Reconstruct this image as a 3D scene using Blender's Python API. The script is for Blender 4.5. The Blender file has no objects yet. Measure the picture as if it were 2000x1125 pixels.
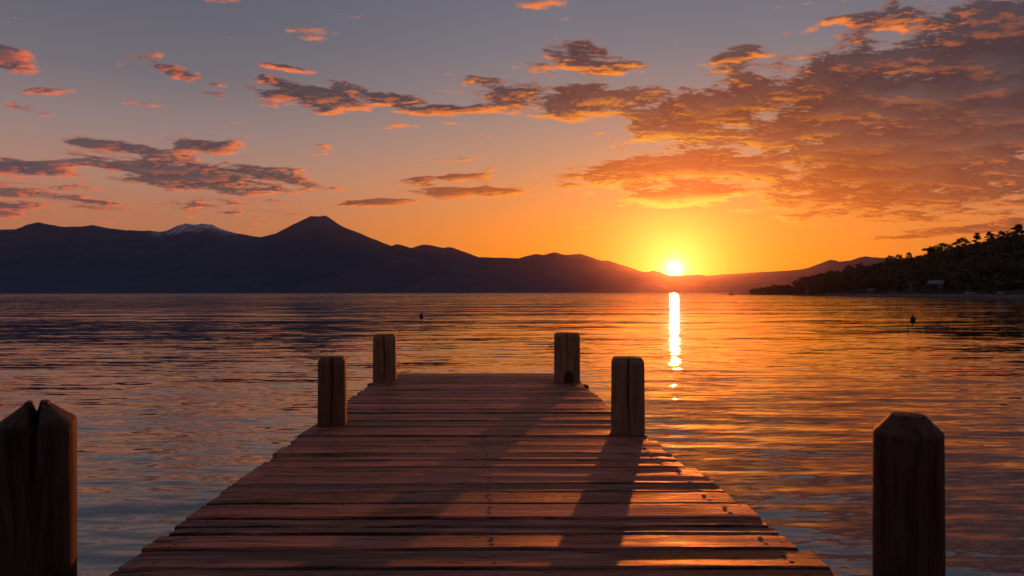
import bpy, bmesh, math, random
import numpy as np
from mathutils import Vector, noise as mnoise

scene = bpy.context.scene
C = scene.collection
R = math.radians
random.seed(7)

# ------------------------------------------------------------------ camera
FPX = 2000 * 26.0 / 36.0            # focal length in pixels of a 2000 px wide picture
ZC = 2.2                            # eye height above the water
DECK = 1.1                          # top of the planks above the water
HY = 571.5                          # horizon row at the middle of the picture
ROLL = 0.0016
def yh(px): return HY + (1000 - px) * ROLL
def at(px, py, Y):                  # direction through a picture point, met at depth Y
    return Vector(((px - 1000) / FPX * Y, Y, ZC + (yh(px) - py) / FPX * Y))
def azel(px, py):
    x, y, z = (px - 1000) / FPX, 1.0, (yh(px) - py) / FPX
    return math.degrees(math.atan2(x, y)), math.degrees(math.atan2(z, math.hypot(x, y)))

cd = bpy.data.cameras.new('camera'); cam = bpy.data.objects.new('camera', cd); C.objects.link(cam)
cam.location = (0, 0, ZC); cam.rotation_mode = 'XYZ'
cam.rotation_euler = (R(90), ROLL, 0)
cd.lens = 26; cd.sensor_width = 36; cd.shift_y = (HY - 562.5) / 2000
cd.clip_start = 0.1; cd.clip_end = 60000
cd.dof.use_dof = True; cd.dof.focus_distance = 9.0; cd.dof.aperture_fstop = 4.5
scene.camera = cam
scene.view_settings.view_transform = 'Standard'; scene.view_settings.look = 'None'
scene.view_settings.exposure = 0.0; scene.view_settings.gamma = 1.0
scene.render.engine = 'CYCLES'
scene.cycles.use_denoising = True
scene.cycles.max_bounces = 6; scene.cycles.volume_bounces = 0
scene.cycles.caustics_reflective = False; scene.cycles.caustics_refractive = False

SUN_AZ, SUN_EL = azel(1317, 525)

# ------------------------------------------------------------------ node helpers
class S:
    """a shader socket with arithmetic"""
    def __init__(s, nt, sock): s.nt, s.s = nt, sock
    def _m(s, op, *a):
        n = s.nt.nodes.new('ShaderNodeMath'); n.operation = op
        for i, v in enumerate((s,) + a): plug(s.nt, n.inputs[i], v)
        return S(s.nt, n.outputs[0])
    def __add__(s, o): return s._m('ADD', o)
    __radd__ = __add__
    def __sub__(s, o): return s._m('SUBTRACT', o)
    def __rsub__(s, o): return (s * -1.0) + o
    def __mul__(s, o): return s._m('MULTIPLY', o)
    __rmul__ = __mul__
    def __truediv__(s, o): return s._m('DIVIDE', o)
    def __pow__(s, o): return s._m('POWER', o)
    def max(s, o): return s._m('MAXIMUM', o)
    def min(s, o): return s._m('MINIMUM', o)
    def abs(s): return s._m('ABSOLUTE')
    def f(s, op, *a): return s._m(op, *a)
    def clamp(s): return s.max(0.0).min(1.0)
    def ss(s, a, b, lo=0.0, hi=1.0):
        n = s.nt.nodes.new('ShaderNodeMapRange'); n.interpolation_type = 'SMOOTHSTEP'
        plug(s.nt, n.inputs[0], s)
        for i, v in enumerate((a, b, lo, hi)): plug(s.nt, n.inputs[i + 1], v)
        return S(s.nt, n.outputs[0])
    def lin(s, a, b, lo=0.0, hi=1.0):
        n = s.nt.nodes.new('ShaderNodeMapRange'); plug(s.nt, n.inputs[0], s)
        for i, v in enumerate((a, b, lo, hi)): plug(s.nt, n.inputs[i + 1], v)
        return S(s.nt, n.outputs[0])
def plug(nt, inp, v):
    if isinstance(v, S): nt.links.new(v.s, inp)
    elif isinstance(v, (tuple, list)):
        inp.default_value = tuple(v) + ((1.0,) if len(v) == 3 and len(inp.default_value) == 4 else ())
    else: inp.default_value = v
def node(nt, t, **kw):
    n = nt.nodes.new(t)
    for k, v in kw.items(): setattr(n, k, v)
    return n
def vec(nt, x, y, z=0.0):
    n = node(nt, 'ShaderNodeCombineXYZ')
    for i, v in enumerate((x, y, z)): plug(nt, n.inputs[i], v)
    return S(nt, n.outputs[0])
def sep(v):
    n = node(v.nt, 'ShaderNodeSeparateXYZ'); plug(v.nt, n.inputs[0], v)
    return [S(v.nt, o) for o in n.outputs]
def vm(op, a, b=None, sc=None):
    n = node(a.nt, 'ShaderNodeVectorMath', operation=op); plug(a.nt, n.inputs[0], a)
    if b is not None: plug(a.nt, n.inputs[1], b)
    if sc is not None: plug(a.nt, n.inputs['Scale'], sc)
    return S(a.nt, n.outputs['Value' if op in ('LENGTH', 'DOT_PRODUCT', 'DISTANCE') else 'Vector'])
def noise(v, scale, detail=4, rough=0.5, out=0, dist=0.0, lac=2.0):
    n = node(v.nt, 'ShaderNodeTexNoise'); plug(v.nt, n.inputs['Vector'], v)
    n.inputs['Scale'].default_value = scale; n.inputs['Detail'].default_value = detail
    n.inputs['Roughness'].default_value = rough; n.inputs['Distortion'].default_value = dist
    n.inputs['Lacunarity'].default_value = lac
    return S(v.nt, n.outputs[out])
def ramp(v, stops, interp='LINEAR'):
    n = node(v.nt, 'ShaderNodeValToRGB'); plug(v.nt, n.inputs[0], v)
    cr = n.color_ramp; cr.interpolation = interp
    while len(cr.elements) < len(stops): cr.elements.new(0.5)
    for e, (p, c) in zip(cr.elements, stops):
        e.position = p; e.color = (*c, 1)
    return S(v.nt, n.outputs[0])
def mix(f, a, b, mode='MIX'):
    nt = [x for x in (f, a, b) if isinstance(x, S)][0].nt
    n = node(nt, 'ShaderNodeMix', data_type='RGBA', blend_type=mode)
    plug(nt, n.inputs[0], f); plug(nt, n.inputs[6], a); plug(nt, n.inputs[7], b)
    return S(nt, n.outputs[2])
def lin(r, g, b):                   # 8 bit sRGB -> linear
    g_ = lambda c: c / 12.92 if c <= 0.04045 else ((c + 0.055) / 1.055) ** 2.4
    return tuple(g_(c / 255.0) for c in (r, g, b))

# ------------------------------------------------------------------ sky
world = bpy.data.worlds.new('World'); scene.world = world; world.use_nodes = True
wt = world.node_tree; wt.nodes.clear()
def build_sky(nt):
    tc = node(nt, 'ShaderNodeTexCoord')
    d = vm('NORMALIZE', S(nt, tc.outputs['Generated']))
    x, y, z = sep(d)
    el = z.f('ARCSINE') * 57.29578
    az = x.f('ARCTAN2', y) * 57.29578
    sd = (math.sin(R(SUN_AZ)) * math.cos(R(SUN_EL)), math.cos(R(SUN_AZ)) * math.cos(R(SUN_EL)), math.sin(R(SUN_EL)))
    th = vm('DOT_PRODUCT', d, sd).min(1.0).f('ARCCOSINE') * 57.29578      # degrees from the sun
    # clear sky: colour by height, one ramp towards the sun and one away from it
    e = (el / 60.0).clamp()
    def st(rows): return [(a / 60.0, lin(*c)) for a, c in rows]
    near = ramp(e, st([(0, (250, 128, 14)), (2.5, (250, 136, 22)), (5, (244, 140, 46)), (7.5, (226, 142, 80)), (10.5, (190, 142, 112)),
                       (14.5, (150, 131, 128)), (18, (124, 120, 128)), (22, (108, 110, 124)), (32, (118, 121, 136)), (60, (106, 112, 134))]))
    far = ramp(e, st([(0, (178, 104, 62)), (4, (188, 116, 78)), (6, (184, 122, 92)), (8.5, (176, 132, 114)), (11.5, (150, 128, 125)),
                      (15, (118, 111, 118)), (19, (101, 101, 113)), (24, (90, 92, 108)), (34, (114, 119, 136)), (60, (106, 112, 134))]))
    back = ramp(e, st([(0, (94, 95, 122)), (8, (108, 103, 126)), (20, (108, 108, 130)), (60, (106, 112, 134))]))
    daz = (az - SUN_AZ).abs()
    base = mix(daz.ss(6, 38), near, far)
    base = mix(daz.ss(60, 130), base, back)
    # glow round the sun
    def add(a, b): return vm('ADD', a, b)
    def sc(col, k):
        n = node(nt, 'ShaderNodeVectorMath', operation='SCALE'); n.inputs[0].default_value = col; plug(nt, n.inputs['Scale'], k)
        return S(nt, n.outputs[0])
    ex = lambda k: (th * (-1.0 / k)).f('EXPONENT')
    # wider sideways than upwards
    glow = add(sc((0.14, 0.04, 0.0), ex(2.4)), sc((4.6, 4.2, 2.8), ex(0.38)))
    disc = sc((160, 120, 60), th.ss(0.42, 0.22))
    base = add(base, glow)
    # ---------------------------------------------------------------- clouds
    zz = z.max(0.0) + 0.13
    q = vec(nt, x / zz * .75, y / zz, 0.37)
    sq = (.75 * sd[0] / (sd[2] + 0.13), sd[1] / (sd[2] + 0.13), 0.37)
    tow = vm('NORMALIZE', vm('SUBTRACT', vec(nt, *sq), q))
    p = vec(nt, az, el, 0.0)
    # where clouds lie: (px, py, rx, ry, tilt, weight) read from the photograph, kept as sky directions
    B = [(1960, 170, 430, 190, 12, 1.55), (1640, 190, 320, 110, 14, 1.25), (1420, 215, 290, 80, 8, 1.1), (1760, 310, 440, 125, 6, 1.28),
         (1450, 255, 330, 55, 0, .85), (1330, 330, 340, 44, 3, 1.15), (1335, 380, 150, 26, 2, 1.2), (1720, 398, 270, 40, 4, .9), (1880, 350, 320, 100, 4, 1.05),
         (1690, 85, 210, 60, 18, .85), (1860, 45, 210, 50, 10, .8), (1090, 186, 270, 44, -2, 1.0), (1000, 165, 150, 30, -4, .9), (1130, 222, 130, 20, 0, .85), (1150, 118, 120, 42, -14, .95), (1040, 135, 90, 26, -8, .8),
         (880, 214, 130, 14, 2, 1.15), (590, 182, 140, 30, -6, 1.0), (770, 194, 90, 22, -4, 1.0), (680, 172, 80, 18, -4, .8), (380, 155, 85, 22, -10, .9), (414, 187, 55, 13, 0, 1.0),
         (250, 112, 90, 26, 8, .75), (556, 133, 80, 9, -4, .85), (636, 217, 42, 11, 0, .9), (0, 104, 95, 34, -18, 1.1), (58, 214, 62, 14, -8, .95),
         (75, 180, 90, 11, 8, .7), (390, 342, 290, 44, -1, 1.05), (60, 327, 140, 22, 2, 1.1), (240, 288, 150, 16, -4, 1.0), (415, 287, 100, 18, 4, 1.0),
         (70, 378, 190, 30, 4, .72), (10, 402, 130, 26, -4, .85), (205, 396, 70, 6, -2, .9), (860, 350, 120, 12, 4, 1.05), (930, 375, 160, 13, 1, 1.15),
         (740, 397, 110, 10, 2, 1.1), (520, 420, 140, 13, 2, .62), (1830, 454, 190, 10, 4, 1.1), (1960, 440, 130, 18, 8, .9), (1060, 6, 100, 14, 0, .55),
         (1075, 40, 60, 12, 0, .5), (1420, 118, 85, 36, 14, .75), (1620, 45, 170, 14, 4, .7), (1225, 150, 150, 20, -4, .7), (1560, 10, 200, 14, 0, .55),
         (330, 400, 420, 50, 0, .56), (420, 240, 330, 90, 0, .36), (880, 300, 220, 110, 0, .40), (632, 285, 26, 6, 0, .8), (800, 246, 60, 6, 0, .75), (880, 241, 50, 7, 0, .75), (1500, 345, 240, 36, 0, .8)]
    def coverage(p):
        cov = None
        for px, py, rx, ry, tilt, w in B:
            a0, e0 = azel(px, py); a1, _ = azel(px + rx * 1.2, py); _, e1 = azel(px, py - ry * 1.25)
            m = node(nt, 'ShaderNodeMapping', vector_type='TEXTURE'); plug(nt, m.inputs['Vector'], p)
            m.inputs['Location'].default_value = (a0, e0, 0); m.inputs['Rotation'].default_value = (0, 0, R(tilt))
            m.inputs['Scale'].default_value = (max(.05, a1 - a0), max(.05, e1 - e0), 1)
            g = node(nt, 'ShaderNodeTexGradient', gradient_type='SPHERICAL'); nt.links.new(m.outputs[0], g.inputs[0])
            v = S(nt, g.outputs['Fac']).f('MULTIPLY_ADD', -1.0, 1.0)      # radius 0..1
            v = (v.f('MULTIPLY', v) * -1.0 + 1.0) * w                     # soft cap
            cov = v if cov is None else cov.f('SMOOTH_MAX', v, 0.15)
        return cov
    cov = coverage(p)
    cov1 = coverage(vm('ADD', p, vm('SCALE', vm('NORMALIZE', vm('SUBTRACT', vec(nt, SUN_AZ, SUN_EL, 0.0), p)), sc=0.55)))
    # loose cloud over the rest of the dome, above and behind the picture
    hi = noise(q, 0.7, 2, .5).ss(.45, .62) * el.ss(24, 34) * .75
    cov = cov.max(hi)
    qs = vm('ADD', q, vm('SCALE', vec(nt, noise(q, 3.0, 2, .5), noise(vm('ADD', q, (7.3, 2.1, 0)), 3.0, 2, .5), 0.0), sc=0.10))
    def fb(v): return noise(v, 7.5, 9, .66) * .74 + noise(v, 3.2, 3, .5) * .26
    n0 = fb(qs)
    n1 = fb(vm('ADD', qs, vm('SCALE', tow, sc=0.03)))
    n2 = fb(vm('ADD', qs, vm('SCALE', tow, sc=0.11)))
    thick = (n0 - .5) * 6.2 + (cov - .56) * 1.8
    thick1 = (n1 - .5) * 6.2 + (cov1 - .56) * 1.8
    alpha = thick.ss(-0.12, 0.55)
    # light comes low from the sun: the side with less cloud towards the sun is lit, thin edges glow
    lit = ((thick - thick1) * 1.25 + (n0 - n2) * 2.0 + 0.02).clamp()
    edge = thick.ss(0.50, 0.05)
    k = (lit * 1.25 + edge * .45 + edge * th.ss(17, 5) * .45 - .16).clamp()
    k = k * thick.ss(1.5, 0.4, .30, 1.0) * cov.ss(1.25, .85, .60, 1.0)
    t = (th / 50.0).clamp()
    litc = ramp(t, [(0, lin(255, 230, 96)), (.12, lin(255, 200, 70)), (.22, lin(255, 152, 40)), (.36, lin(255, 136, 50)), (.6, lin(252, 128, 66)), (1, lin(230, 106, 74))])
    shdc = ramp(t, [(0, lin(214, 98, 14)), (.14, lin(162, 62, 14)), (.24, lin(104, 44, 28)), (.36, lin(70, 44, 50)), (.52, lin(66, 50, 58)), (1, lin(82, 66, 76))])
    # low down in the west the air itself warms the shaded cloud
    shdc = mix(el.ss(14.5, 5.0) * th.ss(32, 9), shdc, (*lin(178, 76, 22), 1))
    shdc = mix(n1.ss(.40, .66) * .18, shdc, base)
    k = k * el.ss(26, 20, .35, 1.0)
    cl = mix(k, shdc, litc)
    sky = mix(alpha * el.ss(0.4, 1.5), base, cl)
    sky = add(sky, disc)
    # the physical sky, very low sun
    ns = node(nt, 'ShaderNodeTexSky', sky_type='NISHITA', sun_disc=False)
    ns.sun_elevation = R(SUN_EL); ns.sun_rotation = R(SUN_AZ); ns.altitude = 300; ns.dust_density = 2.0
    tot = add(vm('SCALE', sky, sc=9.4), vm('SCALE', S(nt, ns.outputs[0]), sc=0.06))
    bg = node(nt, 'ShaderNodeBackground'); plug(nt, bg.inputs[0], tot); bg.inputs[1].default_value = 0.1
    out = node(nt, 'ShaderNodeOutputWorld'); nt.links.new(bg.outputs[0], out.inputs[0])
build_sky(wt)
world.cycles.sampling_method = 'MANUAL'; world.cycles.sample_map_resolution = 1024

# ------------------------------------------------------------------ sun
sl = bpy.data.lights.new('sun', 'SUN'); sun = bpy.data.objects.new('sun', sl); C.objects.link(sun)
sl.energy = 1.9; sl.angle = R(0.53); sl.color = (1.0, 0.20, 0.03)
sun.rotation_euler = Vector((-math.sin(R(SUN_AZ)) * math.cos(R(SUN_EL)), -math.cos(R(SUN_AZ)) * math.cos(R(SUN_EL)), -math.sin(R(SUN_EL)))).to_track_quat('-Z', 'Y').to_euler()

# ------------------------------------------------------------------ object helpers
def tag(o, label=None, cat=None, group=None, kind=None):
    if label: o['label'] = label
    if cat: o['category'] = cat
    if group: o['group'] = group
    if kind: o['kind'] = kind
    return o
def thing(name, label, cat, loc=(0, 0, 0), rz=0, group=None):
    o = bpy.data.objects.new(name, None); C.objects.link(o)
    o.location = loc; o.rotation_euler = (0, 0, rz); o.empty_display_size = .1
    return tag(o, label, cat, group)
def mesh(name, verts, faces, mat, parent=None, smooth=False, loc=(0, 0, 0)):
    me = bpy.data.meshes.new(name); me.from_pydata([tuple(v) for v in verts], [], [tuple(f) for f in faces])
    me.validate(); me.update()
    if smooth: me.polygons.foreach_set('use_smooth', [True] * len(me.polygons))
    return obj(name, me, mat, parent, loc)
def obj(name, me, mat, parent=None, loc=(0, 0, 0)):
    o = bpy.data.objects.new(name, me); C.objects.link(o); o.location = loc
    if mat and not me.materials: me.materials.append(mat)
    if parent: o.parent = parent
    return o
def bmo(name, bm, mat, parent=None, smooth=False, loc=(0, 0, 0)):
    me = bpy.data.meshes.new(name); bmesh.ops.recalc_face_normals(bm, faces=bm.faces); bm.to_mesh(me); bm.free()
    if smooth: me.polygons.foreach_set('use_smooth', [True] * len(me.polygons))
    return obj(name, me, mat, parent, loc)
def box(bm, c, s, rz=0.0, bev=0.0):
    from mathutils import Matrix
    r = bmesh.ops.create_cube(bm, size=1, matrix=Matrix.Translation(c) @ Matrix.Rotation(rz, 4, 'Z') @ Matrix.Diagonal((*s, 1)))
    if bev:
        es = list({e for v in r['verts'] for e in v.link_edges})
        bmesh.ops.bevel(bm, geom=es, offset=bev, segments=2, affect='EDGES', profile=.6)
def dup(root, loc, rz=0, scale=None, label=None, group=None):
    r = root.copy(); C.objects.link(r); r.location = loc; r.rotation_euler = (0, 0, rz)
    if scale: r.scale = scale
    if label: r['label'] = label
    if group: r['group'] = group
    for ch in list(root.children):
        c = ch.copy(); C.objects.link(c); c.parent = r
        for g in ch.children:
            e = g.copy(); C.objects.link(e); e.parent = c
    return r
def interp(x, pts):
    return float(np.interp(x, [p[0] for p in pts], [p[1] for p in pts]))

# ------------------------------------------------------------------ materials
def material(name):
    m = bpy.data.materials.new(name); m.use_nodes = True; nt = m.node_tree
    return m, nt, nt.nodes['Principled BSDF']
def bump(nt, bs, h, strength, dist):
    b = node(nt, 'ShaderNodeBump'); b.inputs['Strength'].default_value = strength; b.inputs['Distance'].default_value = dist
    plug(nt, b.inputs['Height'], h); nt.links.new(b.outputs[0], bs.inputs['Normal'])
def simple(name, col, rough=.7, var=.25, scale=3.0, metal=0.0):
    m, nt, bs = material(name)
    tc = S(nt, node(nt, 'ShaderNodeTexCoord').outputs['Object'])
    n = noise(tc, scale, 5, .6)
    plug(nt, bs.inputs['Base Color'], mix(n.ss(.3, .7), tuple(c * (1 - var) for c in col) + (1,), tuple(min(1, c * (1 + var)) for c in col) + (1,)))
    bs.inputs['Roughness'].default_value = rough; bs.inputs['Metallic'].default_value = metal
    return m

def water_material():
    m, nt, bs = material('lake_water')
    P = S(nt, node(nt, 'ShaderNodeNewGeometry').outputs['Position'])
    x, y, z = sep(P)
    def slopes(sx, sy, detail, seed, rot=0.0, rough=.5):
        c, s = math.cos(rot), math.sin(rot)
        v = vec(nt, (x * c + y * s) * sx, (y * c - x * s) * sy, seed)
        col = noise(v, 1.0, detail, rough, out=1)
        r, g, b = sep(col)
        return r - .5, g - .5
    dist = (x * x + y * y).f('SQRT')
    # patches of wind and calm
    wind = noise(vec(nt, x * .018, y * .05, 3.1), 1.0, 3, .5).ss(.34, .66, .72, 1.2)
    a = slopes(.15, 1.4, 2, 1.7, .04)
    b = slopes(.62, 4.4, 3, 5.2, -.05)
    c = slopes(2.6, 9.0, 3, 9.4, .14)
    wind = wind * dist.ss(28, 110, 1.0, 1.75) * dist.ss(100, 600, 1.0, 1.6)
    s0 = slopes(.020, .30, 3, 12.3, .03)
    A, Bk, Ck = .125, dist.ss(8, 60, .27, .13), dist.ss(5, 50, .17, .06)
    sx = (s0[0] * .02 + a[0] * A * .35 + b[0] * Bk * .4 + c[0] * Ck * .6) * wind
    sy = (s0[1] * dist.ss(6, 40, .02, .12) + a[1] * A + b[1] * Bk + c[1] * Ck) * wind
    rough = dist.ss(450, 900, 1.0, 2.6)      # breeze out on the open lake
    n = vm('NORMALIZE', vec(nt, sx * rough, sy * rough, 1.0))
    nt.links.new(n.s, bs.inputs['Normal'])
    bs.inputs['Base Color'].default_value = (.004, .008, .013, 1)
    bs.inputs['IOR'].default_value = 2.2
    bs.inputs['Roughness'].default_value = .02
    return m

def wood_material(name, lo, hi, grey, axis='X', gloss=(.32, .62), crack=True, spec=.5, rise=.012, stain=None, gs=(1.9, 58.0), con=1.0):
    """grain runs along the given object axis"""
    m, nt, bs = material(name)
    tcn = node(nt, 'ShaderNodeTexCoord')
    oi = node(nt, 'ShaderNodeObjectInfo'); rnd = S(nt, oi.outputs['Random'])
    P = S(nt, tcn.outputs['Object'])
    x, y, z = sep(P)
    u, v, w = (x, y, z) if axis == 'X' else (z, x, y)
    warp = noise(vec(nt, u * 1.3, v * 6.0, w * 6.0 + rnd * 40), 1.0, 2, .5) - .5
    gv = vec(nt, u * gs[0] + rnd * 31, v * gs[1] + warp * 6.0, w * gs[1] + rnd * 17)
    grain = noise(gv, 1.0, 7, .68)
    fine = noise(vec(nt, u * 3.2 + rnd * 9, v * 150.0 + warp * 14.0, w * 150.0), 1.0, 4, .6)
    blot = noise(vec(nt, u * 1.1 + rnd * 53, v * 4.5, w * 4.5), 1.0, 4, .55)
    t = ((grain - .5) * 1.1 * con + (fine - .5) * .55 * con + (blot - .5) * .6 * con + (rnd - .5) * .26 + .485)
    col = ramp(t, [(.34, lo), (.50, tuple(a * .55 + b * .45 for a, b in zip(lo, hi))), (.64, hi)])
    col = mix(blot.ss(.46, .70) * .45, col, (*grey, 1))
    gvc = vec(nt, u * .55 + rnd * 77, v * 16.0 + warp * 3.0, w * 16.0)
    cr = noise(gvc, 1.0, 3, .5)
    line = (1.0 if crack else .25) * (cr - .5).abs().ss(.0, .010, 1.0, 0.0) * noise(vec(nt, u * 1.3 + rnd * 13, v * 7, w * 7), 1.0, 2, .5).ss(.46, .56)
    # knots
    vo = node(nt, 'ShaderNodeTexVoronoi', feature='F1'); plug(nt, vo.inputs['Vector'], vec(nt, u * 1.4 + rnd * 5, v * 3.6 + rnd * 11, 0.0)); vo.inputs['Scale'].default_value = 1.0
    kn = S(nt, vo.outputs['Distance']).ss(.05, .12, 1.0, 0.0)
    col = mix(line * .85, col, (.006, .004, .004, 1))
    col = mix(kn * .7, col, (.018, .009, .007, 1))
    if stain:                                       # an old damp patch on the front face
        sx0, sz0, sw, sh = stain
        dd = ((x - sx0) / sw) ** 2.0 + ((z - sz0) / sh) ** 2.0 + (blot - .5) * 1.2
        col = mix(dd.ss(1.15, .8) * y.ss(0.0, -.05) * .85, col, (.012, .008, .006, 1))
    plug(nt, bs.inputs['Base Color'], col)
    ro = (grain * .5 + blot * .5).ss(.34, .64, gloss[0], gloss[1])
    plug(nt, bs.inputs['Roughness'], ro)
    plug(nt, bs.inputs['Specular IOR Level'], (grain * .6 + blot * .6 - .1 - line).ss(.36, .62, spec * .08, spec))
    h = grain * .9 + fine * .35 - line * 1.4 + blot * .5
    bump(nt, bs, h, 1.0, rise)
    return m

M = {}
M['water'] = water_material()
M['plank'] = wood_material('weathered_plank_wood', (.016, .005, .003), (.36, .084, .042), (.18, .076, .054), 'X', (.30, .80), con=1.5, spec=.75, rise=.018)
M['post'] = wood_material('weathered_post_wood', (.12, .056, .028), (.26, .125, .062), (.18, .098, .056), 'Z', (.55, .8), gs=(1.6, 26.0), con=.8, crack=False, spec=.2, rise=.004)
M['post_stained'] = wood_material('stained_post_wood', (.12, .056, .028), (.26, .125, .062), (.18, .098, .056), 'Z', (.55, .8), gs=(1.6, 26.0), con=.8, crack=False, spec=.2, rise=.004, stain=(.01, DECK + .04, .065, .10))
M['post_dark'] = wood_material('dark_post_wood', (.020, .010, .007), (.068, .034, .020), (.045, .025, .016), 'Z', (.55, .8), gs=(1.6, 26.0), con=.8, crack=False, spec=.2, rise=.004)  # same timber as the other posts, in a darker tone
M['nail'] = simple('rusted_nail', (.012, .008, .007), .6, .3, 40)
M['beam'] = simple('dark_wet_timber', (.035, .02, .015), .7, .4, 6)
M['buoy'] = simple('dull_red_buoy', (.10, .015, .012), .45, .35, 6)
M['buoy_dark'] = simple('dark_buoy', (.022, .018, .018), .5, .35, 6)
M['rope'] = simple('wet_rope', (.03, .025, .02), .9)
M['bark'] = simple('bark', (.035, .024, .018), .9, .3, 5)
M['plaster'] = simple('grey_plaster', (.075, .07, .08), .85, .12, 1.5)
M['stone'] = simple('shore_stone', (.11, .10, .095), .85, .5, .9)
M['roof'] = simple('dark_roof_tile', (.07, .05, .045), .8, .3, 2.0)
M['pale_roof'] = simple('pale_metal_roof', (.085, .08, .095), .55, .12, 1.0)
M['glass'] = simple('dark_window_glass', (.02, .022, .028), .12, .1, 1)
M['frame'] = simple('window_frame_paint', (.35, .34, .33), .6)
M['hull'] = simple('boat_hull_paint', (.14, .135, .14), .4, .2, 1)
M['hull_dark'] = simple('dark_boat_hull', (.03, .026, .025), .5, .2, 1)

def hill_material(name, a, b, snow=None):
    m, nt, bs = material(name)
    P = S(nt, node(nt, 'ShaderNodeNewGeometry').outputs['Position'])
    n = noise(P, .004, 8, .65)
    n2 = noise(P, .02, 5, .6)
    col = mix((n * .6 + n2 * .4).ss(.38, .62), (*a, 1), (*b, 1))
    if snow:
        cx, cy, rad, z0, z1, den = snow
        x, y, z = sep(P)
        N = S(nt, node(nt, 'ShaderNodeNewGeometry').outputs['Normal'])
        d = ((x - cx) ** 2.0 + (y - cy) ** 2.0).f('SQRT') / rad
        streak = noise(vec(nt, x * .012, y * .012, z * .003), 1.0, 6, .6) - .5
        k = (z + streak * 950.0).lin(z0, z1).clamp() * d.ss(1.0, .6) * den
        col = mix(k, col, (.30, .31, .36, 1))
    plug(nt, bs.inputs['Base Color'], col)
    bs.inputs['Roughness'].default_value = .95; bs.inputs['Specular IOR Level'].default_value = .1
    return m

# ------------------------------------------------------------------ the lake
def grid_lake():
    # one sheet, finer near the pier
    def axis(lim):
        a = [0.0]; s = 4.0
        while a[-1] < lim: a.append(min(lim, a[-1] + s)); s *= 1.5
        return [-v for v in a[:0:-1]] + a
    xs, ys = axis(9300), [v for v in axis(11800) if v > -2500]
    vs = [(x, y, 0.0) for y in ys for x in xs]; n = len(xs)
    fs = [(j * n + i, j * n + i + 1, (j + 1) * n + i + 1, (j + 1) * n + i) for j in range(len(ys) - 1) for i in range(n - 1)]
    return mesh('lake', vs, fs, M['water'], smooth=True)
tag(grid_lake(), 'rippled lake reflecting the sunset sky', 'water', kind='structure')

# ------------------------------------------------------------------ mountains
def fbm(x, y, z=0.0, o=5):
    return mnoise.fractal(Vector((x, y, z)), 1.0, 2.0, o, noise_basis='PERLIN_ORIGINAL')
def ridged(x, y, z=0.0, o=6):
    return mnoise.ridged_multi_fractal(Vector((x, y, z)), 0.9, 2.1, o, 1.0, 2.0, noise_basis='PERLIN_ORIGINAL')
def mountain(name, label, prof, D, front, back, mat, seed, ncol=420, gully=.16, shape=1.25, jit=.010):
    """a range: its crest stands at depth D (a number or a list over px), slopes fall to the lake in front and away behind"""
    p0, p1 = prof[0][0], prof[-1][0]
    NF, NB = 60, 14
    vs = []
    for i in range(ncol + 1):
        px = p0 + (p1 - p0) * i / ncol
        Dy = interp(px, D) if isinstance(D, list) else D
        py = interp(px, prof)
        H = (yh(px) - py) / FPX * Dy + ZC
        X0 = (px - 1000) / FPX
        Xr = X0 * Dy
        H += abs(H) * jit * fbm(Xr / 160 + seed, 3.3, seed, 6) + H * jit * .9 * fbm(Xr / 600 + seed, 7.7, seed, 4)
        edge = min(1.0, min(i, ncol - i) / (ncol * .03) + .0)
        Hh = max(H, 1.0) * edge
        for j in range(NF + NB + 1):
            if j <= NF:
                t = j / NF; Y = Dy - front * (1 - t)
                h = Hh * (t ** shape)
                amp = t ** .8 * (1 - t ** 2.5)
            else:
                t = (j - NF) / NB; Y = Dy + back * t
                h = Hh * (1 - t ** 1.3) ; amp = t * (1 - t)
            X = X0 * Y
            g = (ridged(X / 1500 + seed, Y / 2600, seed) - 1.0) * .55 + fbm(X / 420, Y / 420, seed) * .35
            h += Hh * gully * amp * g
            h = min(h, Hh * t if j <= NF else Hh)
            vs.append((X, Y, h - 3.0 * (1 - t if j <= NF else t)))
    n = NF + NB + 1
    fs = [(i * n + j, (i + 1) * n + j, (i + 1) * n + j + 1, i * n + j + 1) for i in range(ncol) for j in range(n - 1)]
    o = mesh(name, vs, fs, mat, smooth=True)
    return tag(o, label, 'hills', kind='structure')

A = [(-260, 470), (-150, 452), (-60, 455), (0, 448), (31, 448), (52, 440), (75, 435), (91, 437), (115, 442), (150, 443), (182, 440), (210, 446), (245, 449), (280, 450),
     (311, 452.5), (325, 450), (350, 440), (362, 436.7), (381, 439.5), (395, 437), (416, 440), (434, 448), (458, 454.5), (490, 461), (511, 464), (560, 472), (640, 492), (720, 530)]
Bv = [(60, 560), (150, 536), (260, 512), (357, 493), (440, 477), (490, 467.5), (511, 463), (540, 454.5), (570, 440), (590, 430), (600, 425.5), (606, 422.3), (612, 421.8), (621, 422.5), (636, 421.5), (642, 425), (660, 437), (680, 447),
      (700, 454.5), (725, 465), (750, 475), (766, 481), (800, 490), (850, 500), (900, 512), (980, 530), (1060, 560)]
Cc = [(560, 558), (640, 530), (720, 500), (755, 485), (766, 480), (775, 477), (790, 480), (803, 484), (824, 478), (834, 478), (850, 481), (866, 484), (876, 482.5), (883, 483), (901, 490), (918, 496), (936, 502.5), (980, 517), (1040, 538), (1110, 562)]
Dd = [(780, 545), (860, 515), (920, 504), (943, 502), (978, 504), (1013, 505), (1030, 500), (1048, 496), (1062, 498), (1072, 495), (1083, 492.7), (1092, 495), (1104, 498), (1120, 497), (1135.5, 496), (1150, 500.5), (1174, 509.5), (1188, 509.5), (1210, 516),
      (1233, 523), (1249, 529), (1265, 533), (1300, 545), (1350, 562)]
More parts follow.
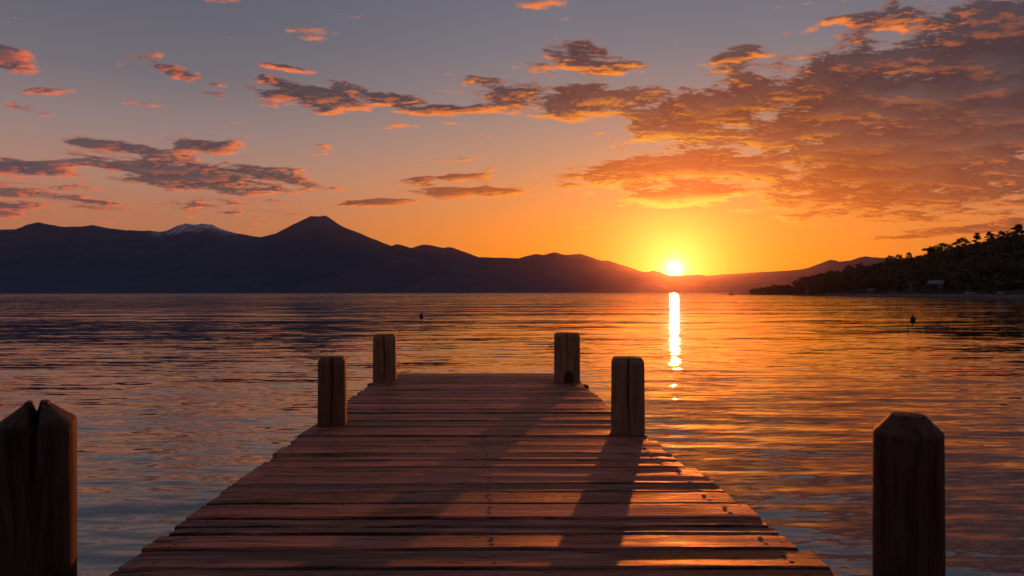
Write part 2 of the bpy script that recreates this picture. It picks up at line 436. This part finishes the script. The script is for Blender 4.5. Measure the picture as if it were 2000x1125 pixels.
Ee = [(1120, 556), (1200, 538), (1255, 532), (1265, 532), (1276, 529.5), (1289, 532), (1298, 536), (1309, 539), (1328, 539), (1346, 537), (1367, 536), (1381, 538), (1404, 536), (1439, 534), (1473, 532), (1504, 530), (1543, 529), (1577, 524.5),
      (1600, 520), (1640, 516), (1700, 530), (1760, 548)]
Ff = [(1400, 558), (1500, 540), (1550, 530), (1580, 523), (1604, 514), (1614, 510), (1623, 507), (1631, 508.5), (1640, 511), (1661, 508.6), (1679, 502), (1690, 500), (1703, 502), (1724, 503.5), (1750, 504), (1800, 512), (1900, 522), (2050, 540), (2200, 566)]
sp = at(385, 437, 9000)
M['hill_a'] = hill_material('haze_blue_forested_mountain', (.014, .034, .070), (.024, .050, .086), (sp.x, sp.y, 620, sp.z - 190, sp.z - 20, 1.0))  # blue of distant haze is painted into the base colour
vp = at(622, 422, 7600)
M['hill_b'] = hill_material('haze_blue_volcano_slope', (.014, .034, .066), (.026, .050, .083), (vp.x + 40, vp.y - 150, 330, vp.z - 260, vp.z + 150, .10))  # slope colours carry the same painted haze blue
M['hill_c'] = hill_material('haze_blue_wooded_ridge', (.018, .027, .052), (.036, .047, .080))  # bluish haze tint put into the ridge colours as well
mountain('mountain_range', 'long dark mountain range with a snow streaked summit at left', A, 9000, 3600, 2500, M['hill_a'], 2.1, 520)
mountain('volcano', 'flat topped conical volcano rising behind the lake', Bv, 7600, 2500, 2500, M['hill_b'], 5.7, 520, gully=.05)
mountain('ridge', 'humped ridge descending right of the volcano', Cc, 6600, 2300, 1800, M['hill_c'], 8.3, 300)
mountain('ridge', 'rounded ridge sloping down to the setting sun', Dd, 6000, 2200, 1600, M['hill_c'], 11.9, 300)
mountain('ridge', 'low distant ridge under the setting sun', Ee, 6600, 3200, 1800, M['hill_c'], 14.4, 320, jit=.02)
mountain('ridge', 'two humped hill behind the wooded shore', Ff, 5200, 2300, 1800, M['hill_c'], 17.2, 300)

# ------------------------------------------------------------------ wooded hillside on the right shore
SH = [(1400, 760), (1440, 660), (1470, 590), (1600, 480), (1800, 352), (2000, 258), (2200, 205), (2500, 150)]
RD = [(1400, 775), (1440, 700), (1500, 690), (1600, 640), (1700, 600), (1800, 540), (1900, 470), (2000, 420), (2200, 350), (2500, 290)]
GR = [(1400, 575.5), (1440, 573), (1463, 571), (1490, 567), (1511, 564), (1544, 561), (1562, 553), (1604, 545), (1622, 540), (1658, 533), (1700, 526), (1739, 519), (1773, 513), (1811, 505), (1841, 499), (1865, 496), (1892, 490),
      (1922, 484), (1950, 478), (1976, 475), (2000, 468), (2200, 410), (2500, 360)]
def hill_pt(px, t):
    s, r = interp(px, SH), interp(px, RD)
    H = max(.4, (yh(px) - interp(px, GR)) / FPX * r + ZC)
    if t <= 1:
        Y = s + (r - s) * t; h = H * (1 - (1 - t) ** 1.35)
    else:
        Y = r + (t - 1) * 120; h = H * (1 - .5 * (t - 1) ** 1.5)
    X = (px - 1000) / FPX * Y
    h += H * .05 * fbm(X / 40, Y / 40, 4.4) * min(1, 4 * t) * (1 if t < 1 else 1)
    return Vector((X, Y, h))
vs, fs = [], []
NC, NR = 220, 30
for i in range(NC + 1):
    px = 1400 + 1100 * i / NC
    for j in range(NR + 1):
        p = hill_pt(px, 2.0 * j / NR)
        if j == 0: p.z = -.6
        elif j == 1: p.z = min(p.z, 6)
        if j == NR: p.z = -1
        vs.append(p)
n = NR + 1
fs = [(i * n + j, (i + 1) * n + j, (i + 1) * n + j + 1, i * n + j + 1) for i in range(NC) for j in range(NR)]
M['hill_ground'] = hill_material('hillside_ground', (.018, .017, .012), (.05, .042, .03))
tag(mesh('hillside', vs, fs, M['hill_ground'], smooth=True), 'wooded headland sloping down to the right shore', 'hillside', kind='structure')

def foliage_material(name, a, b):
    m, nt, bs = material(name)
    P = S(nt, node(nt, 'ShaderNodeNewGeometry').outputs['Position'])
    rnd = S(nt, node(nt, 'ShaderNodeObjectInfo').outputs['Random'])
    n = noise(P, .16, 4, .6); n2 = noise(P, 1.1, 3, .6)
    k = (n * .7 + n2 * .4 + rnd * .25 - .2).ss(.3, .68)
    plug(nt, bs.inputs['Base Color'], mix(k, (*a, 1), (*b, 1)))
    bs.inputs['Roughness'].default_value = .8; bs.inputs['Specular IOR Level'].default_value = .2
    return m
M['leaf'] = foliage_material('foliage', (.014, .015, .009), (.08, .068, .034))
M['needle'] = foliage_material('conifer_foliage', (.014, .018, .010), (.055, .055, .028))

rng = np.random.default_rng(11)
def leaf_quads(centres, size, rs=rng):
    """small leaf clumps: one randomly turned quad per centre"""
    c = np.asarray(centres, float); n = len(c)
    a = rs.normal(size=(n, 3)); a /= np.linalg.norm(a, axis=1)[:, None]
    b = rs.normal(size=(n, 3)); b = np.cross(a, b); b /= np.linalg.norm(b, axis=1)[:, None]
    s = (size * (.6 + .8 * rs.random(n)))[:, None] if np.ndim(size) == 0 else (size * (.6 + .8 * rs.random(n)))[:, None]
    v = np.stack([c - a * s - b * s * .6, c + a * s - b * s * .55, c + a * s * .9 + b * s * .6, c - a * s * .8 + b * s * .7], 1)
    return v.reshape(-1, 3)
def quad_mesh(name, v):
    me = bpy.data.meshes.new(name); n = len(v) // 4
    me.vertices.add(len(v)); me.vertices.foreach_set('co', v.astype(np.float32).ravel())
    me.loops.add(n * 4); me.loops.foreach_set('vertex_index', np.arange(n * 4, dtype=np.int32))
    me.polygons.add(n); me.polygons.foreach_set('loop_start', np.arange(0, n * 4, 4, dtype=np.int32)); me.polygons.foreach_set('loop_total', np.full(n, 4, dtype=np.int32))
    me.update(calc_edges=True); me.validate()
    return me
def ball(n, c, r, rs=rng, shell=.45):
    d = rs.normal(size=(n, 3)); d /= np.linalg.norm(d, axis=1)[:, None]
    k = (shell + (1 - shell) * rs.random(n)) [:, None]
    return np.asarray(c) + d * k * np.asarray(r)
def tube(vs, fs, pts, radii, seg=6):
    b0 = len(vs)
    for k, (p, r) in enumerate(zip(pts, radii)):
        p = Vector(p)
        t = (Vector(pts[min(k + 1, len(pts) - 1)]) - Vector(pts[max(k - 1, 0)])).normalized()
        s = t.cross(Vector((.3, .9, .1))).normalized(); q = t.cross(s)
        for i in range(seg):
            a = 2 * math.pi * i / seg
            vs.append(p + s * r * math.cos(a) + q * r * math.sin(a))
    for k in range(len(pts) - 1):
        for i in range(seg):
            j = (i + 1) % seg
            fs.append((b0 + k * seg + i, b0 + k * seg + j, b0 + (k + 1) * seg + j, b0 + (k + 1) * seg + i))
def make_tree(kind, seed):
    """unit-height tree: trunk with limbs, crown of leaf clumps"""
    rs = np.random.default_rng(seed); rd = random.Random(seed)
    root = thing('pine_tree' if kind == 'pine' else 'broadleaf_tree' if kind == 'broad' else 'bushy_tree', 'tree', 'tree')
    vs, fs, cl = [], [], []
    top = .80 if kind == 'pine' else .62
    lean = (rd.uniform(-.05, .05), rd.uniform(-.05, .05))
    pts = [(lean[0] * t * t + .01 * math.sin(7 * t + seed), lean[1] * t * t, t * top) for t in (0, .25, .5, .75, 1)]
    tube(vs, fs, pts, [.032, .026, .02, .014, .006])
    if kind == 'pine':
        levels = [(z, w) for z, w in zip(np.linspace(.22, .92, 8), (.24, .28, .30, .29, .26, .23, .17, .10))]
        for z, w in levels:
            for k in range(rd.randint(3, 4)):
                a = rd.uniform(0, 6.28); L = w * rd.uniform(.55, 1.15)
                tip = (math.cos(a) * L + lean[0] * z, math.sin(a) * L + lean[1] * z, z + rd.uniform(.0, .07))
                tube(vs, fs, [(lean[0] * z, lean[1] * z, z * .93), ((tip[0]) * .5, tip[1] * .5, z * .96), tip], [.010, .007, .003], 4)
                for f in (.55, 1.0):
                    cl.append(ball(44, (tip[0] * f, tip[1] * f, tip[2] * .98 + .01), (.10 * rd.uniform(.8, 1.2), .10, .06), rs, .2))
        cl.append(ball(40, (lean[0], lean[1], .93), (.09, .09, .07), rs, .2)); size = .022
    elif kind == 'broad':
        for k in range(12):
            a = k * 2.4 + rd.uniform(-.4, .4); z = .30 + .62 * k / 12; w = .34 * math.sin(math.pi * min(1, (z - .12) / .86)) * rd.uniform(.6, 1.1)
            tip = (math.cos(a) * w + lean[0], math.sin(a) * w + lean[1], z)
            tube(vs, fs, [(lean[0] * .3, lean[1] * .3, z * .6), (tip[0] * .5, tip[1] * .5, z * .85), tip], [.014, .009, .004], 4)
            r = rd.uniform(.13, .19)
            cl.append(ball(110, tip, (r, r, r * .75), rs, .3))
        size = .026
    else:
        for k in range(10):
            a = k * 2.4 + rd.uniform(-.5, .5); w = .34 * rd.uniform(.3, 1.0); z = rd.uniform(.30, .85)
            tip = (math.cos(a) * w, math.sin(a) * w, z)
            tube(vs, fs, [(0, 0, z * .4), (tip[0] * .6, tip[1] * .6, z * .8), tip], [.014, .009, .004], 4)
            r = rd.uniform(.13, .22)
            cl.append(ball(110, tip, (r, r, r * .8), rs, .3))
        size = .03
    mesh('trunk', vs, fs, M['bark'], root)
    obj('crown', quad_mesh('crown', leaf_quads(np.concatenate(cl), size, rs)), M['needle'] if kind == 'pine' else M['leaf'], root)
    return root
protos = {k: [make_tree(k, s + i) for i in range(n)] for k, s, n in (('pine', 30, 4), ('broad', 60, 4), ('bush', 90, 3))}
used = set()
def plant(kind, var, px, topy, t, label, group=None, wide=1.0, hmin=2.0):
    base = hill_pt(px, t); base.z -= .3
    top = at(px, topy, base.y).z
    h = max(hmin, top - base.z)
    proto = protos[kind][var % len(protos[kind])]
    if proto.name not in used:
        used.add(proto.name); o = proto; o.location = base; o.rotation_euler = (0, 0, random.uniform(0, 6.28))
    else: o = dup(proto, base, random.uniform(0, 6.28))
    o.scale = (h * wide, h * wide, h); o['label'] = label
    if group: o['group'] = group
    elif 'group' in o: del o['group']
    return o
G = 'trees along the crest of the wooded headland'
hero = [('pine', 0, 1989, 438, 1.0, 'tallest pine with spreading tiers at the right end of the hill crest', 1.05),
        ('broad', 0, 1961, 449, 1.0, 'broad dark tree just left of the tallest pine on the crest', 1.3),
        ('pine', 1, 1934, 452, 1.0, 'narrow leaning pine second peak left of the tallest pine', .95),
        ('pine', 2, 1908, 456, 1.0, 'slim pine alone between two gaps on the hill crest', .95),
        ('broad', 1, 1878, 463, 1.0, 'round crowned tree with light showing through beneath on the crest', 1.25),
        ('broad', 2, 1846, 474, 1.0, 'wide flat topped tree spreading left of the round crowned one', 1.9),
        ('bush', 0, 1820, 481, 1.0, 'low bushy tree under the flat topped one on the crest', 1.6),
        ('pine', 3, 1775, 493, 1.0, 'small blunt topped tree standing alone midway down the crest', 1.0),
        ('broad', 3, 1756, 496, 1.0, 'small domed tree right of its twin on the lower crest', 1.0),
        ('broad', 0, 1739, 498, 1.0, 'small domed tree left of its twin where the far hill ends', 1.1),
        ('bush', 1, 1680, 513, 1.0, 'squat bushy tree on the lower crest before the far hill', 1.3),
        ('broad', 1, 1659, 517, 1.0, 'rounded tree on the lower crest in front of the far hill saddle', 1.3),
        ('broad', 2, 1622, 527, 1.0, 'pointed tree on the low crest below the left hump of the far hill', 1.0),
        ('bush', 2, 1600, 534, 1.0, 'twin lobed bushy tree on the low crest', 1.3),
        ('bush', 0, 1568, 541, 1.0, 'bushy tree where the crest steps down to the shore', 1.4),
        ('bush', 1, 1512, 554, 1.0, 'lone rounded bush near the tip of the headland', 1.3),
        ('bush', 2, 1470, 565, .9, 'lowest bush at the very tip of the headland', 1.5)]
for k, v, px, ty, t, lab, w in hero: plant(k, v, px, ty, t, lab, None, w)
TOP = [(1463, 569), (1490, 561), (1544, 554), (1583, 539), (1640, 527), (1700, 518), (1724, 515), (1790, 502), (1811, 494), (1853, 488), (1892, 481), (1922, 475), (1950, 469), (1976, 466), (2000, 460), (2100, 435), (2250, 400)]
px = 1482
while px < 2140:
    plant(random.choice(['bush', 'broad', 'bush']), random.randrange(4), px, interp(px, TOP) + random.uniform(-1, 5), random.uniform(.93, 1.03), 'low leafy tree in the unbroken line along the hill crest', G, random.uniform(.9, 1.3))
    px += random.uniform(6, 11)
# the wood on the slope below reads as one dark mass
cs, sizes = [], []
for _ in range(1500):
    px = random.uniform(1468, 2200); t = random.uniform(.03, .9) ** .9
    b = hill_pt(px, t)
    h = random.uniform(3.0, 9.5) * (.55 if px < 1560 else 1) * (.6 if t < .12 else 1) * (.6 if t > .7 else 1)
    for k in range(5):
        r = h * random.uniform(.16, .27)
        c = (b.x + random.uniform(-.3, .3) * h, b.y + random.uniform(-.3, .3) * h, b.z + h * random.uniform(.28, .72))
        cs.append(ball(30, c, (r, r, r * .8), rng, .5)); sizes.append(np.full(30, .45 if h > 4 else .3))
tag(obj('woodland', quad_mesh('woodland', leaf_quads(np.concatenate(cs), np.concatenate(sizes))), M['leaf']),
    'dense dark wood covering the slope of the right headland', 'wood', kind='stuff')

# ------------------------------------------------------------------ houses, wall and boats on that shore
def house(label, px, base_y, Y, w, d, h, rz, roof='roof', win=3, chimney=False, door=True):
    p = hill_pt(px, base_y); p.z = max(p.z, .6); rz = -math.atan2(p.x, p.y) + rz
    r = thing('house', label, 'house', p, rz)
    bm = bmesh.new()
    # gabled walls, gable ends facing sideways
    g = h + d * .32
    v = [bm.verts.new(c) for c in ((-w/2, -d/2, -3), (w/2, -d/2, -3), (w/2, d/2, -3), (-w/2, d/2, -3), (-w/2, -d/2, h), (w/2, -d/2, h), (w/2, d/2, h), (-w/2, d/2, h), (-w/2, 0, g), (w/2, 0, g))]
    for f in ((0, 1, 5, 4), (1, 2, 6, 9, 5), (2, 3, 7, 6), (3, 0, 4, 8, 7), (4, 5, 9, 8), (6, 7, 8, 9)): bm.faces.new([v[i] for i in f])
    bmo('wall', bm, M['plaster'], r)
    bm = bmesh.new()
    o = .45; sl = d * .32 / (d / 2)
    for sgn in (-1, 1):
        q = [(-w/2 - o, sgn * (d/2 + o), h - o * sl + .06), (w/2 + o, sgn * (d/2 + o), h - o * sl + .06), (w/2 + o, 0, g + .06), (-w/2 - o, 0, g + .06)]
        a = [bm.verts.new(c) for c in q] + [bm.verts.new((c[0], c[1], c[2] + .16)) for c in q]
        for f in ((0, 1, 2, 3), (4, 5, 6, 7), (0, 1, 5, 4), (1, 2, 6, 5), (2, 3, 7, 6), (3, 0, 4, 7)): bm.faces.new([a[i] for i in f])
    rf = bmo('roof', bm, M[roof], r)
    if chimney:
        bm = bmesh.new(); box(bm, (w * .28, d * .12, g + .5), (.6, .6, 1.6)); bmo('chimney', bm, M['plaster'], rf)
    for i in range(win):
        x = (i + .5) / win * w - w / 2
        if door and i == win // 2: 
            bm = bmesh.new(); box(bm, (x, -d/2 - .03, 1.0), (.95, .08, 2.0)); bmo('door', bm, M['roof'], r); continue
        bm = bmesh.new(); box(bm, (x, -d/2 - .02, h * .55), (1.1, .06, 1.3)); wo = bmo('window', bm, M['glass'], r)
        bm = bmesh.new()
        for dx in (-.6, .6): box(bm, (x + dx, -d/2 - .05, h * .55), (.12, .14, 1.5))
        for dz in (-.7, .7): box(bm, (x, -d/2 - .05, h * .55 + dz), (1.08, .14, .12))
        bmo('frame', bm, M['frame'], wo)
    return r
house('pale gabled house among the trees above the right shore, its white roof edge showing', 1829, .10, 0, 6.0, 4.6, 2.8, -.15, 'pale_roof', 3, True)
house('pale narrow house left of the white roofed house by the water', 1786, .09, 0, 4.0, 3.6, 2.4, .1, 'roof', 3, True)
house('small pale cottage low among trees midway along the right shore', 1701, .05, 0, 3.2, 3.0, 1.7, -.1, 'roof', 2)
house('small white gabled cottage near the tip of the headland', 1582, .06, 0, 3.6, 3.0, 1.6, .15, 'pale_roof', 2)
# stone wall at the water's edge
vs, fs = [], []
for i in range(121):
    px = 1610 + 480 * i / 120; p = hill_pt(px, 0.0); q = hill_pt(px, .012)
    j = .14 * fbm(i * .4, 2.2)
    d = Vector((p.x, p.y, 0)).normalized()
    hgt = .95 + .25 * fbm(i * .25, 8.1)
    a, b = p - d * 1.4, p - d * .4
    vs += [(a.x, a.y, -.5), (a.x + j, a.y, hgt), (b.x + j, b.y, hgt + .12), (b.x, b.y, -.5)]
for i in range(120):
    for k in range(4): fs.append((i * 4 + k, i * 4 + (k + 1) % 4, i * 4 + 4 + (k + 1) % 4, i * 4 + 4 + k))
fs += [(0, 1, 2, 3), (480, 481, 482, 483)]
tag(mesh('shore_wall', vs, fs, M['stone']), 'low dark stone wall along the water under the wooded slope', 'wall')
def boat(label, px, py, Y, L, rz, mat, cabin=True, flip=False):
    p = hill_pt(px, .03) + Vector((0, 0, .1)) if flip else at(px, py, Y)
    if not flip: p.z = 0
    r = thing('boat', label, 'boat', p, rz)
    N, K = 12, 7; vs, fs = [], []
    for i in range(N + 1):
        u = i / N; half = L * .16 * (math.sin(math.pi * min(1, .12 + u * .88)) ** .6 if u < .97 else .02)
        sheer = L * (.10 + .05 * (2 * u - 1) ** 2)
        for k in range(K):
            a = -1 + 2 * k / (K - 1)
            vs.append(((u - .5) * L * (1 + .04 * (1 - a * a)), half * math.sin(a * 1.57), (sheer * (abs(a) ** 1.6) - .12) * (1 if not flip else -1) + (L * .14 if flip else 0)))
    for i in range(N):
        for k in range(K - 1): fs.append((i * K + k, (i + 1) * K + k, (i + 1) * K + k + 1, i * K + k + 1))
    fs.append(tuple(range(K))); fs.append(tuple(range(N * K, N * K + K)))
    o = mesh('hull', vs, fs, mat, r, smooth=True)
    if not flip:
        bm = bmesh.new(); box(bm, (0, 0, L * .075), (L * .8, L * .22, .05)); bmo('deck', bm, M['beam'], r)
    if cabin:
        bm = bmesh.new(); box(bm, (-.08 * L, 0, L * .16), (L * .3, L * .18, L * .14), 0, .08); cb = bmo('cabin', bm, mat, r)
        bm = bmesh.new(); box(bm, (-.08 * L, 0, L * .19), (L * .305, L * .185, L * .05)); bmo('window', bm, M['glass'], cb)
    return r
boat('small dark cabin boat lying off the low tip of the headland', 1429, 575, 640, 6.4, .1, M['hull_dark'])
boat('pale upturned boat lying on the stone wall at the far right', 1962, 575, 272, 5.6, .2, M['hull'], False, True)
boat('pale low boat drawn up on the shore right of the white roofed house', 1899, 576.5, 300, 5.2, -.1, M['hull'], False, True)

# ------------------------------------------------------------------ pier
XL = [(-3, -1.47), (2.97, -1.583), (6.2, -1.646), (8.9, -1.708), (10.3, -1.735)]
XR = [(-3, 1.62), (2.87, 1.279), (5.7, 1.035), (7, .945), (8.9, .855), (10.3, .80)]
pier = thing('pier', 'wooden jetty of reddish brown planks running out over the lake', 'pier', (0, 0, DECK))
cuts = [2.97, 3.19, 3.39, 3.50, 3.62, 3.86, 4.10, 4.27, 4.44, 4.68, 4.88, 5.08, 5.32, 5.52]
gaps = {3.39: .026, 4.68: .020, 5.08: .018, 4.10: .020, 3.86: .018, 5.52: .014}
rd = random.Random(5)
y = cuts[0]; back = []
while y > -2.4: y -= rd.uniform(.19, .25); back.append(y)
cuts = back[::-1] + cuts; y = cuts[-1]
while y < 9.95: y += rd.uniform(.17, .24); cuts.append(y); gaps[y] = rd.choice([.012, .016, .022, .03])
cuts[-1] = 10.12
def nail_head():
    bm = bmesh.new(); bmesh.ops.create_cone(bm, cap_ends=True, segments=10, radius1=.0115, radius2=.010, depth=.005)
    me = bpy.data.meshes.new('nail'); bm.to_mesh(me); bm.free(); me.materials.append(M['nail']); return me
nail_me = nail_head(); far_nails = []; n_nail = 0
for i in range(len(cuts) - 1):
    y0, y1 = cuts[i], cuts[i + 1]
    ga, gb = gaps.get(y0, rd.uniform(.010, .018)) / 2, gaps.get(y1, rd.uniform(.010, .018)) / 2
    y0 += ga; y1 -= gb; ym = (y0 + y1) / 2
    l = interp(ym, XL) + rd.uniform(-.025, .02); r = interp(ym, XR) + rd.uniform(-.02, .025)
    th = .05; dz = rd.uniform(-.007, .002); tilt = rd.uniform(-.0018, .0018); skew = rd.uniform(-.006, .006)
    NX = 26; bev = .009; vs, fs = [], []
    seed = i * 3.7
    for a in range(NX + 1):
        u = a / NX; X = l + (r - l) * u
        e0 = .004 * fbm(X * 2.2, seed) + skew * (u - .5); e1 = .004 * fbm(X * 2.2, seed + 50) + skew * (u - .5)
        wz = dz + .002 * fbm(X * .9, seed + 9)
        cup = .003
        prof = [(y0 + e0, -th), (y0 + e0, -bev), (y0 + e0 + bev * .4, -bev * .35), (y0 + e0 + bev * 1.2, 0), (ym, -cup), (y1 + e1 - bev * 1.2, 0), (y1 + e1 - bev * .4, -bev * .35), (y1 + e1, -bev), (y1 + e1, -th)]
        end = (.004 if a in (0, NX) else 0)
        for yy, zz in prof:
            vs.append((X + (fbm(yy * 30, seed) * .006 if a in (0, NX) else 0), yy, zz + wz + tilt * (yy - ym) / max(.05, y1 - y0) * 2 - (end if zz > -th else 0)))
    K = 9
    for a in range(NX):
        for k in range(K): 
            k2 = (k + 1) % K
            fs.append((a * K + k, a * K + k2, (a + 1) * K + k2, (a + 1) * K + k))
    fs.append(tuple(range(K))); fs.append(tuple(range(NX * K, NX * K + K)))
    pl = mesh('plank', vs, fs, M['plank'], pier)
    # nail heads at both edges and the middle stringer
    for X in (l + .13, .03 * 1 + (l + r) / 2 + .06, r - .13):
        for f in (.27, .73):
            p = (X + rd.uniform(-.012, .012), y0 + (y1 - y0) * f + rd.uniform(-.008, .008), dz + .002 * fbm((X) * .9, seed + 9) + tilt * (f - .5) * 2 - .0022)
            if 2.6 < ym < 6.2 and n_nail < 100:
                n = obj('nail', nail_me, None, pl, p); n_nail += 1
            elif ym >= 6.2: far_nails.append(p)
bm = bmesh.new()
from mathutils import Matrix
for p in far_nails: bmesh.ops.create_cone(bm, cap_ends=True, segments=8, radius1=.0065, radius2=.005, depth=.005, matrix=Matrix.Translation(p))
o = bmo('nail', bm, M['nail'], pier); o['kind'] = 'stuff'
def skew_beam(xa, xb, ya, yb, z0, z1, w):
    bm = bmesh.new()
    v = [bm.verts.new((x + s * w / 2, yy, zz)) for (x, yy) in ((xa, ya), (xb, yb)) for zz in (z0, z1) for s in (-1, 1)]
    for f in ((0, 1, 3, 2), (4, 5, 7, 6), (0, 1, 5, 4), (2, 3, 7, 6), (0, 2, 6, 4), (1, 3, 7, 5)): bm.faces.new([v[i] for i in f])
    return bm
for s in (.07, .5, .93):
    xa = interp(-2.3, XL) * (1 - s) + interp(-2.3, XR) * s; xb = interp(10, XL) * (1 - s) + interp(10, XR) * s
    bmo('beam', skew_beam(xa, xb, -2.3, 10.0, -.26, -.064, .10), M['beam'], pier)
for Y in (.6, 3.1, 6.0, 9.2):
    bm = bmesh.new(); box(bm, ((interp(Y, XL) + interp(Y, XR)) / 2, Y, -.345), (interp(Y, XR) - interp(Y, XL) - .1, .16, .16)); bmo('cross_beam', bm, M['beam'], pier)
for X, Y in ((-1.73, 9.02), (.885, 8.86)):
    bm = bmesh.new(); box(bm, (X, Y, -.045), (.05, .14, .08), 0, .01); bmo('bracket', bm, M['nail'], pier)

# ------------------------------------------------------------------ posts
def pX(px, Y): return (px - 1000) / FPX * Y
def post(label, cx, cyf, w, top, chamf, taper, crack=None, rot=0.0, round_=.16, flat=.62, seed=0, group='mooring posts of the pier', mat='post', split=0.0):
    """squared timber; rings lofted upward, chamfered corners, pyramidal top; crack = (x offset, width at top, depth, length down)"""
    r = w / 2; cy = cyf + r; cx = pX(cx, cy)
    N = 120; rd = random.Random(seed)
    def outline(s):
        pts = []
        for i in range(N):
            a = 2 * math.pi * i / N - math.pi / 2 - math.pi / N * 0
            p = 2.0 / max(.12, round_ * 2.2)          # superellipse exponent
            ca, sa = math.cos(a), math.sin(a)
            k = (abs(ca) ** p + abs(sa) ** p) ** (-1 / p)
            pts.append((ca * k * s, sa * k * s))
        return pts
    zs = [-1.2, 0.0, .4]
    z_body = top - chamf
    k = .8
    while k < z_body - DECK + .8: zs.append(k + DECK - .8); k += .045
    zs = sorted(set([z for z in zs if z < z_body - .01] + [z_body]))
    rings = [(z, 1.0) for z in zs]
    for f, s in ((.12, .965), (.5, 1 - (1 - flat) * .52), (.88, flat * 1.06), (.97, flat * .98), (1.0, flat * .90)): rings.append((z_body + chamf * f, s))
    rings.append((top + .002, flat * .5))
    vs, fs = [], []
    c, s_ = math.cos(rot), math.sin(rot)
    for z, sc_ in rings:
        tt = max(0, (z - DECK) / (top - DECK))
        for i, (px_, py_) in enumerate(outline(r * sc_ * (1 + taper * (1 - tt)))):
            g = 1 + .010 * fbm(px_ * 20 / w * .3, z * 2.0, seed + i * .13) + .006 * fbm(px_ * 60, z * 5, seed)
            X, Y = px_ * g, py_ * g
            if crack and py_ < -.2 * r:
                for (x0, cw, cdp, cl) in (crack if isinstance(crack, list) else [crack]):
                    dpt = (top - z) / cl
                    if dpt < 1:
                        xc = x0 + .006 * math.sin(z * 9 + seed) 
                        ww = cw * (1 - max(0, dpt)) ** .8 + .0018
                        q = 1 - abs(X - xc) / (ww)
                        if q > 0: Y += cdp * min(1, q * 1.6) * (1 - max(0, dpt) * .6)
            zz = z
            if split and z > z_body and crack:
                q = 1 - abs(X - crack[0]) / (crack[1] * 1.0)
                if q > 0: zz -= split * min(1, q * 1.7)
            vs.append((X * c - Y * s_, X * s_ + Y * c, zz))
    NRn = len(rings)
    for k in range(NRn - 1):
        for i in range(N):
            j = (i + 1) % N
            fs.append((k * N + i, k * N + j, (k + 1) * N + j, (k + 1) * N + i))
    fs.append(tuple(reversed(range(N)))); 
    vs.append((0, 0, top + .002 - split)); ci = len(vs) - 1
    for i in range(N): fs.append(((NRn - 1) * N + i, (NRn - 1) * N + (i + 1) % N, ci))
    o = mesh('mooring_post', vs, fs, M[mat], None, loc=(cx, cy, 0), smooth=True)
    me = o.data
    me.polygons.foreach_set('use_smooth', [False if p.center.z > z_body + .001 else True for p in me.polygons])
    return tag(o, label, 'post', group)

post('squared cracked post nearest on the left edge of the deck', 649, 6.16, .228, DECK + .563, .035, .02, (.005, .010, .05, .8), .13, .17, .80, 1)
post('dark squared post at the far left corner of the pier end', 751.5, 9.29, .285, DECK + .573, .030, .02, (.0, .012, .05, .8), .10, .15, .86, 2)
post('squared post with dark stained foot at the far right corner of the pier', 1107, 9.08, .315, DECK + .597, .030, .01, (.0, .006, .04, .5), -.04, .13, .86, 3, mat='post_stained')
post('squared cracked post on the right edge of the deck nearest the sun glitter', 1225.5, 5.73, .252, DECK + .590, .032, .02, (.0, .009, .05, .8), -.09, .15, .82, 4)
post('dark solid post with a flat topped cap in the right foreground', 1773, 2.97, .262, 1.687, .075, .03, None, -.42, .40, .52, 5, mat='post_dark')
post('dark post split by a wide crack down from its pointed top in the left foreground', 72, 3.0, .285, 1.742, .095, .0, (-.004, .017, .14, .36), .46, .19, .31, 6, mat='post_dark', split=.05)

# ------------------------------------------------------------------ buoys
def buoy(label, px, py_base, diam, mat, knob):
    Y = ZC / ((py_base - yh(px)) / FPX)
    r = thing('buoy', label, 'buoy', ((px - 1000) / FPX * Y, Y, 0))
    bm = bmesh.new(); bmesh.ops.create_uvsphere(bm, u_segments=28, v_segments=18, radius=diam / 2)
    for v in bm.verts:
        v.co.z = v.co.z * 1.05 + diam * .36
        if v.co.z > diam * .62: v.co.x *= .92; v.co.y *= .92
    bmo('float', bm, mat, r, smooth=True)
    bm = bmesh.new(); bmesh.ops.create_cone(bm, cap_ends=True, segments=14, radius1=diam * .16, radius2=diam * .10, depth=diam * (.5 if knob else .2), matrix=Matrix.Translation((0, 0, diam * (1.0 if knob else .90))))
    bmo('neck', bm, mat, r, smooth=True)
    bm = bmesh.new()
    for i in range(16):
        a = 2 * math.pi * i / 16
        bmesh.ops.create_icosphere(bm, subdivisions=1, radius=diam * .03, matrix=Matrix.Translation((math.cos(a) * diam * .09, 0, diam * (1.27 if knob else 1.06) + math.sin(a) * diam * .09)))
    bmo('mooring_ring', bm, M['rope'], r)
    return r
buoy('small dull red round buoy afloat left of the far right post', 823, 620, .42, M['buoy'], False)
buoy('dark round buoy with a knobbed top afloat near the right shore', 1783, 626.5, .42, M['buoy_dark'], True)

# ------------------------------------------------------------------ haze in the air over the lake
hz, nt, bs = material('evening_haze'); nt.nodes.remove(bs)
pv = node(nt, 'ShaderNodeVolumePrincipled'); pv.inputs['Color'].default_value = (1.0, .78, .85, 1)
pv.inputs['Density'].default_value = 8.0e-6; pv.inputs['Anisotropy'].default_value = .93
nt.links.new(pv.outputs[0], nt.nodes['Material Output'].inputs['Volume'])
bm = bmesh.new(); box(bm, (0, 4500, 580), (19000, 15000, 1170))
tag(bmo('haze', bm, hz), kind='stuff')
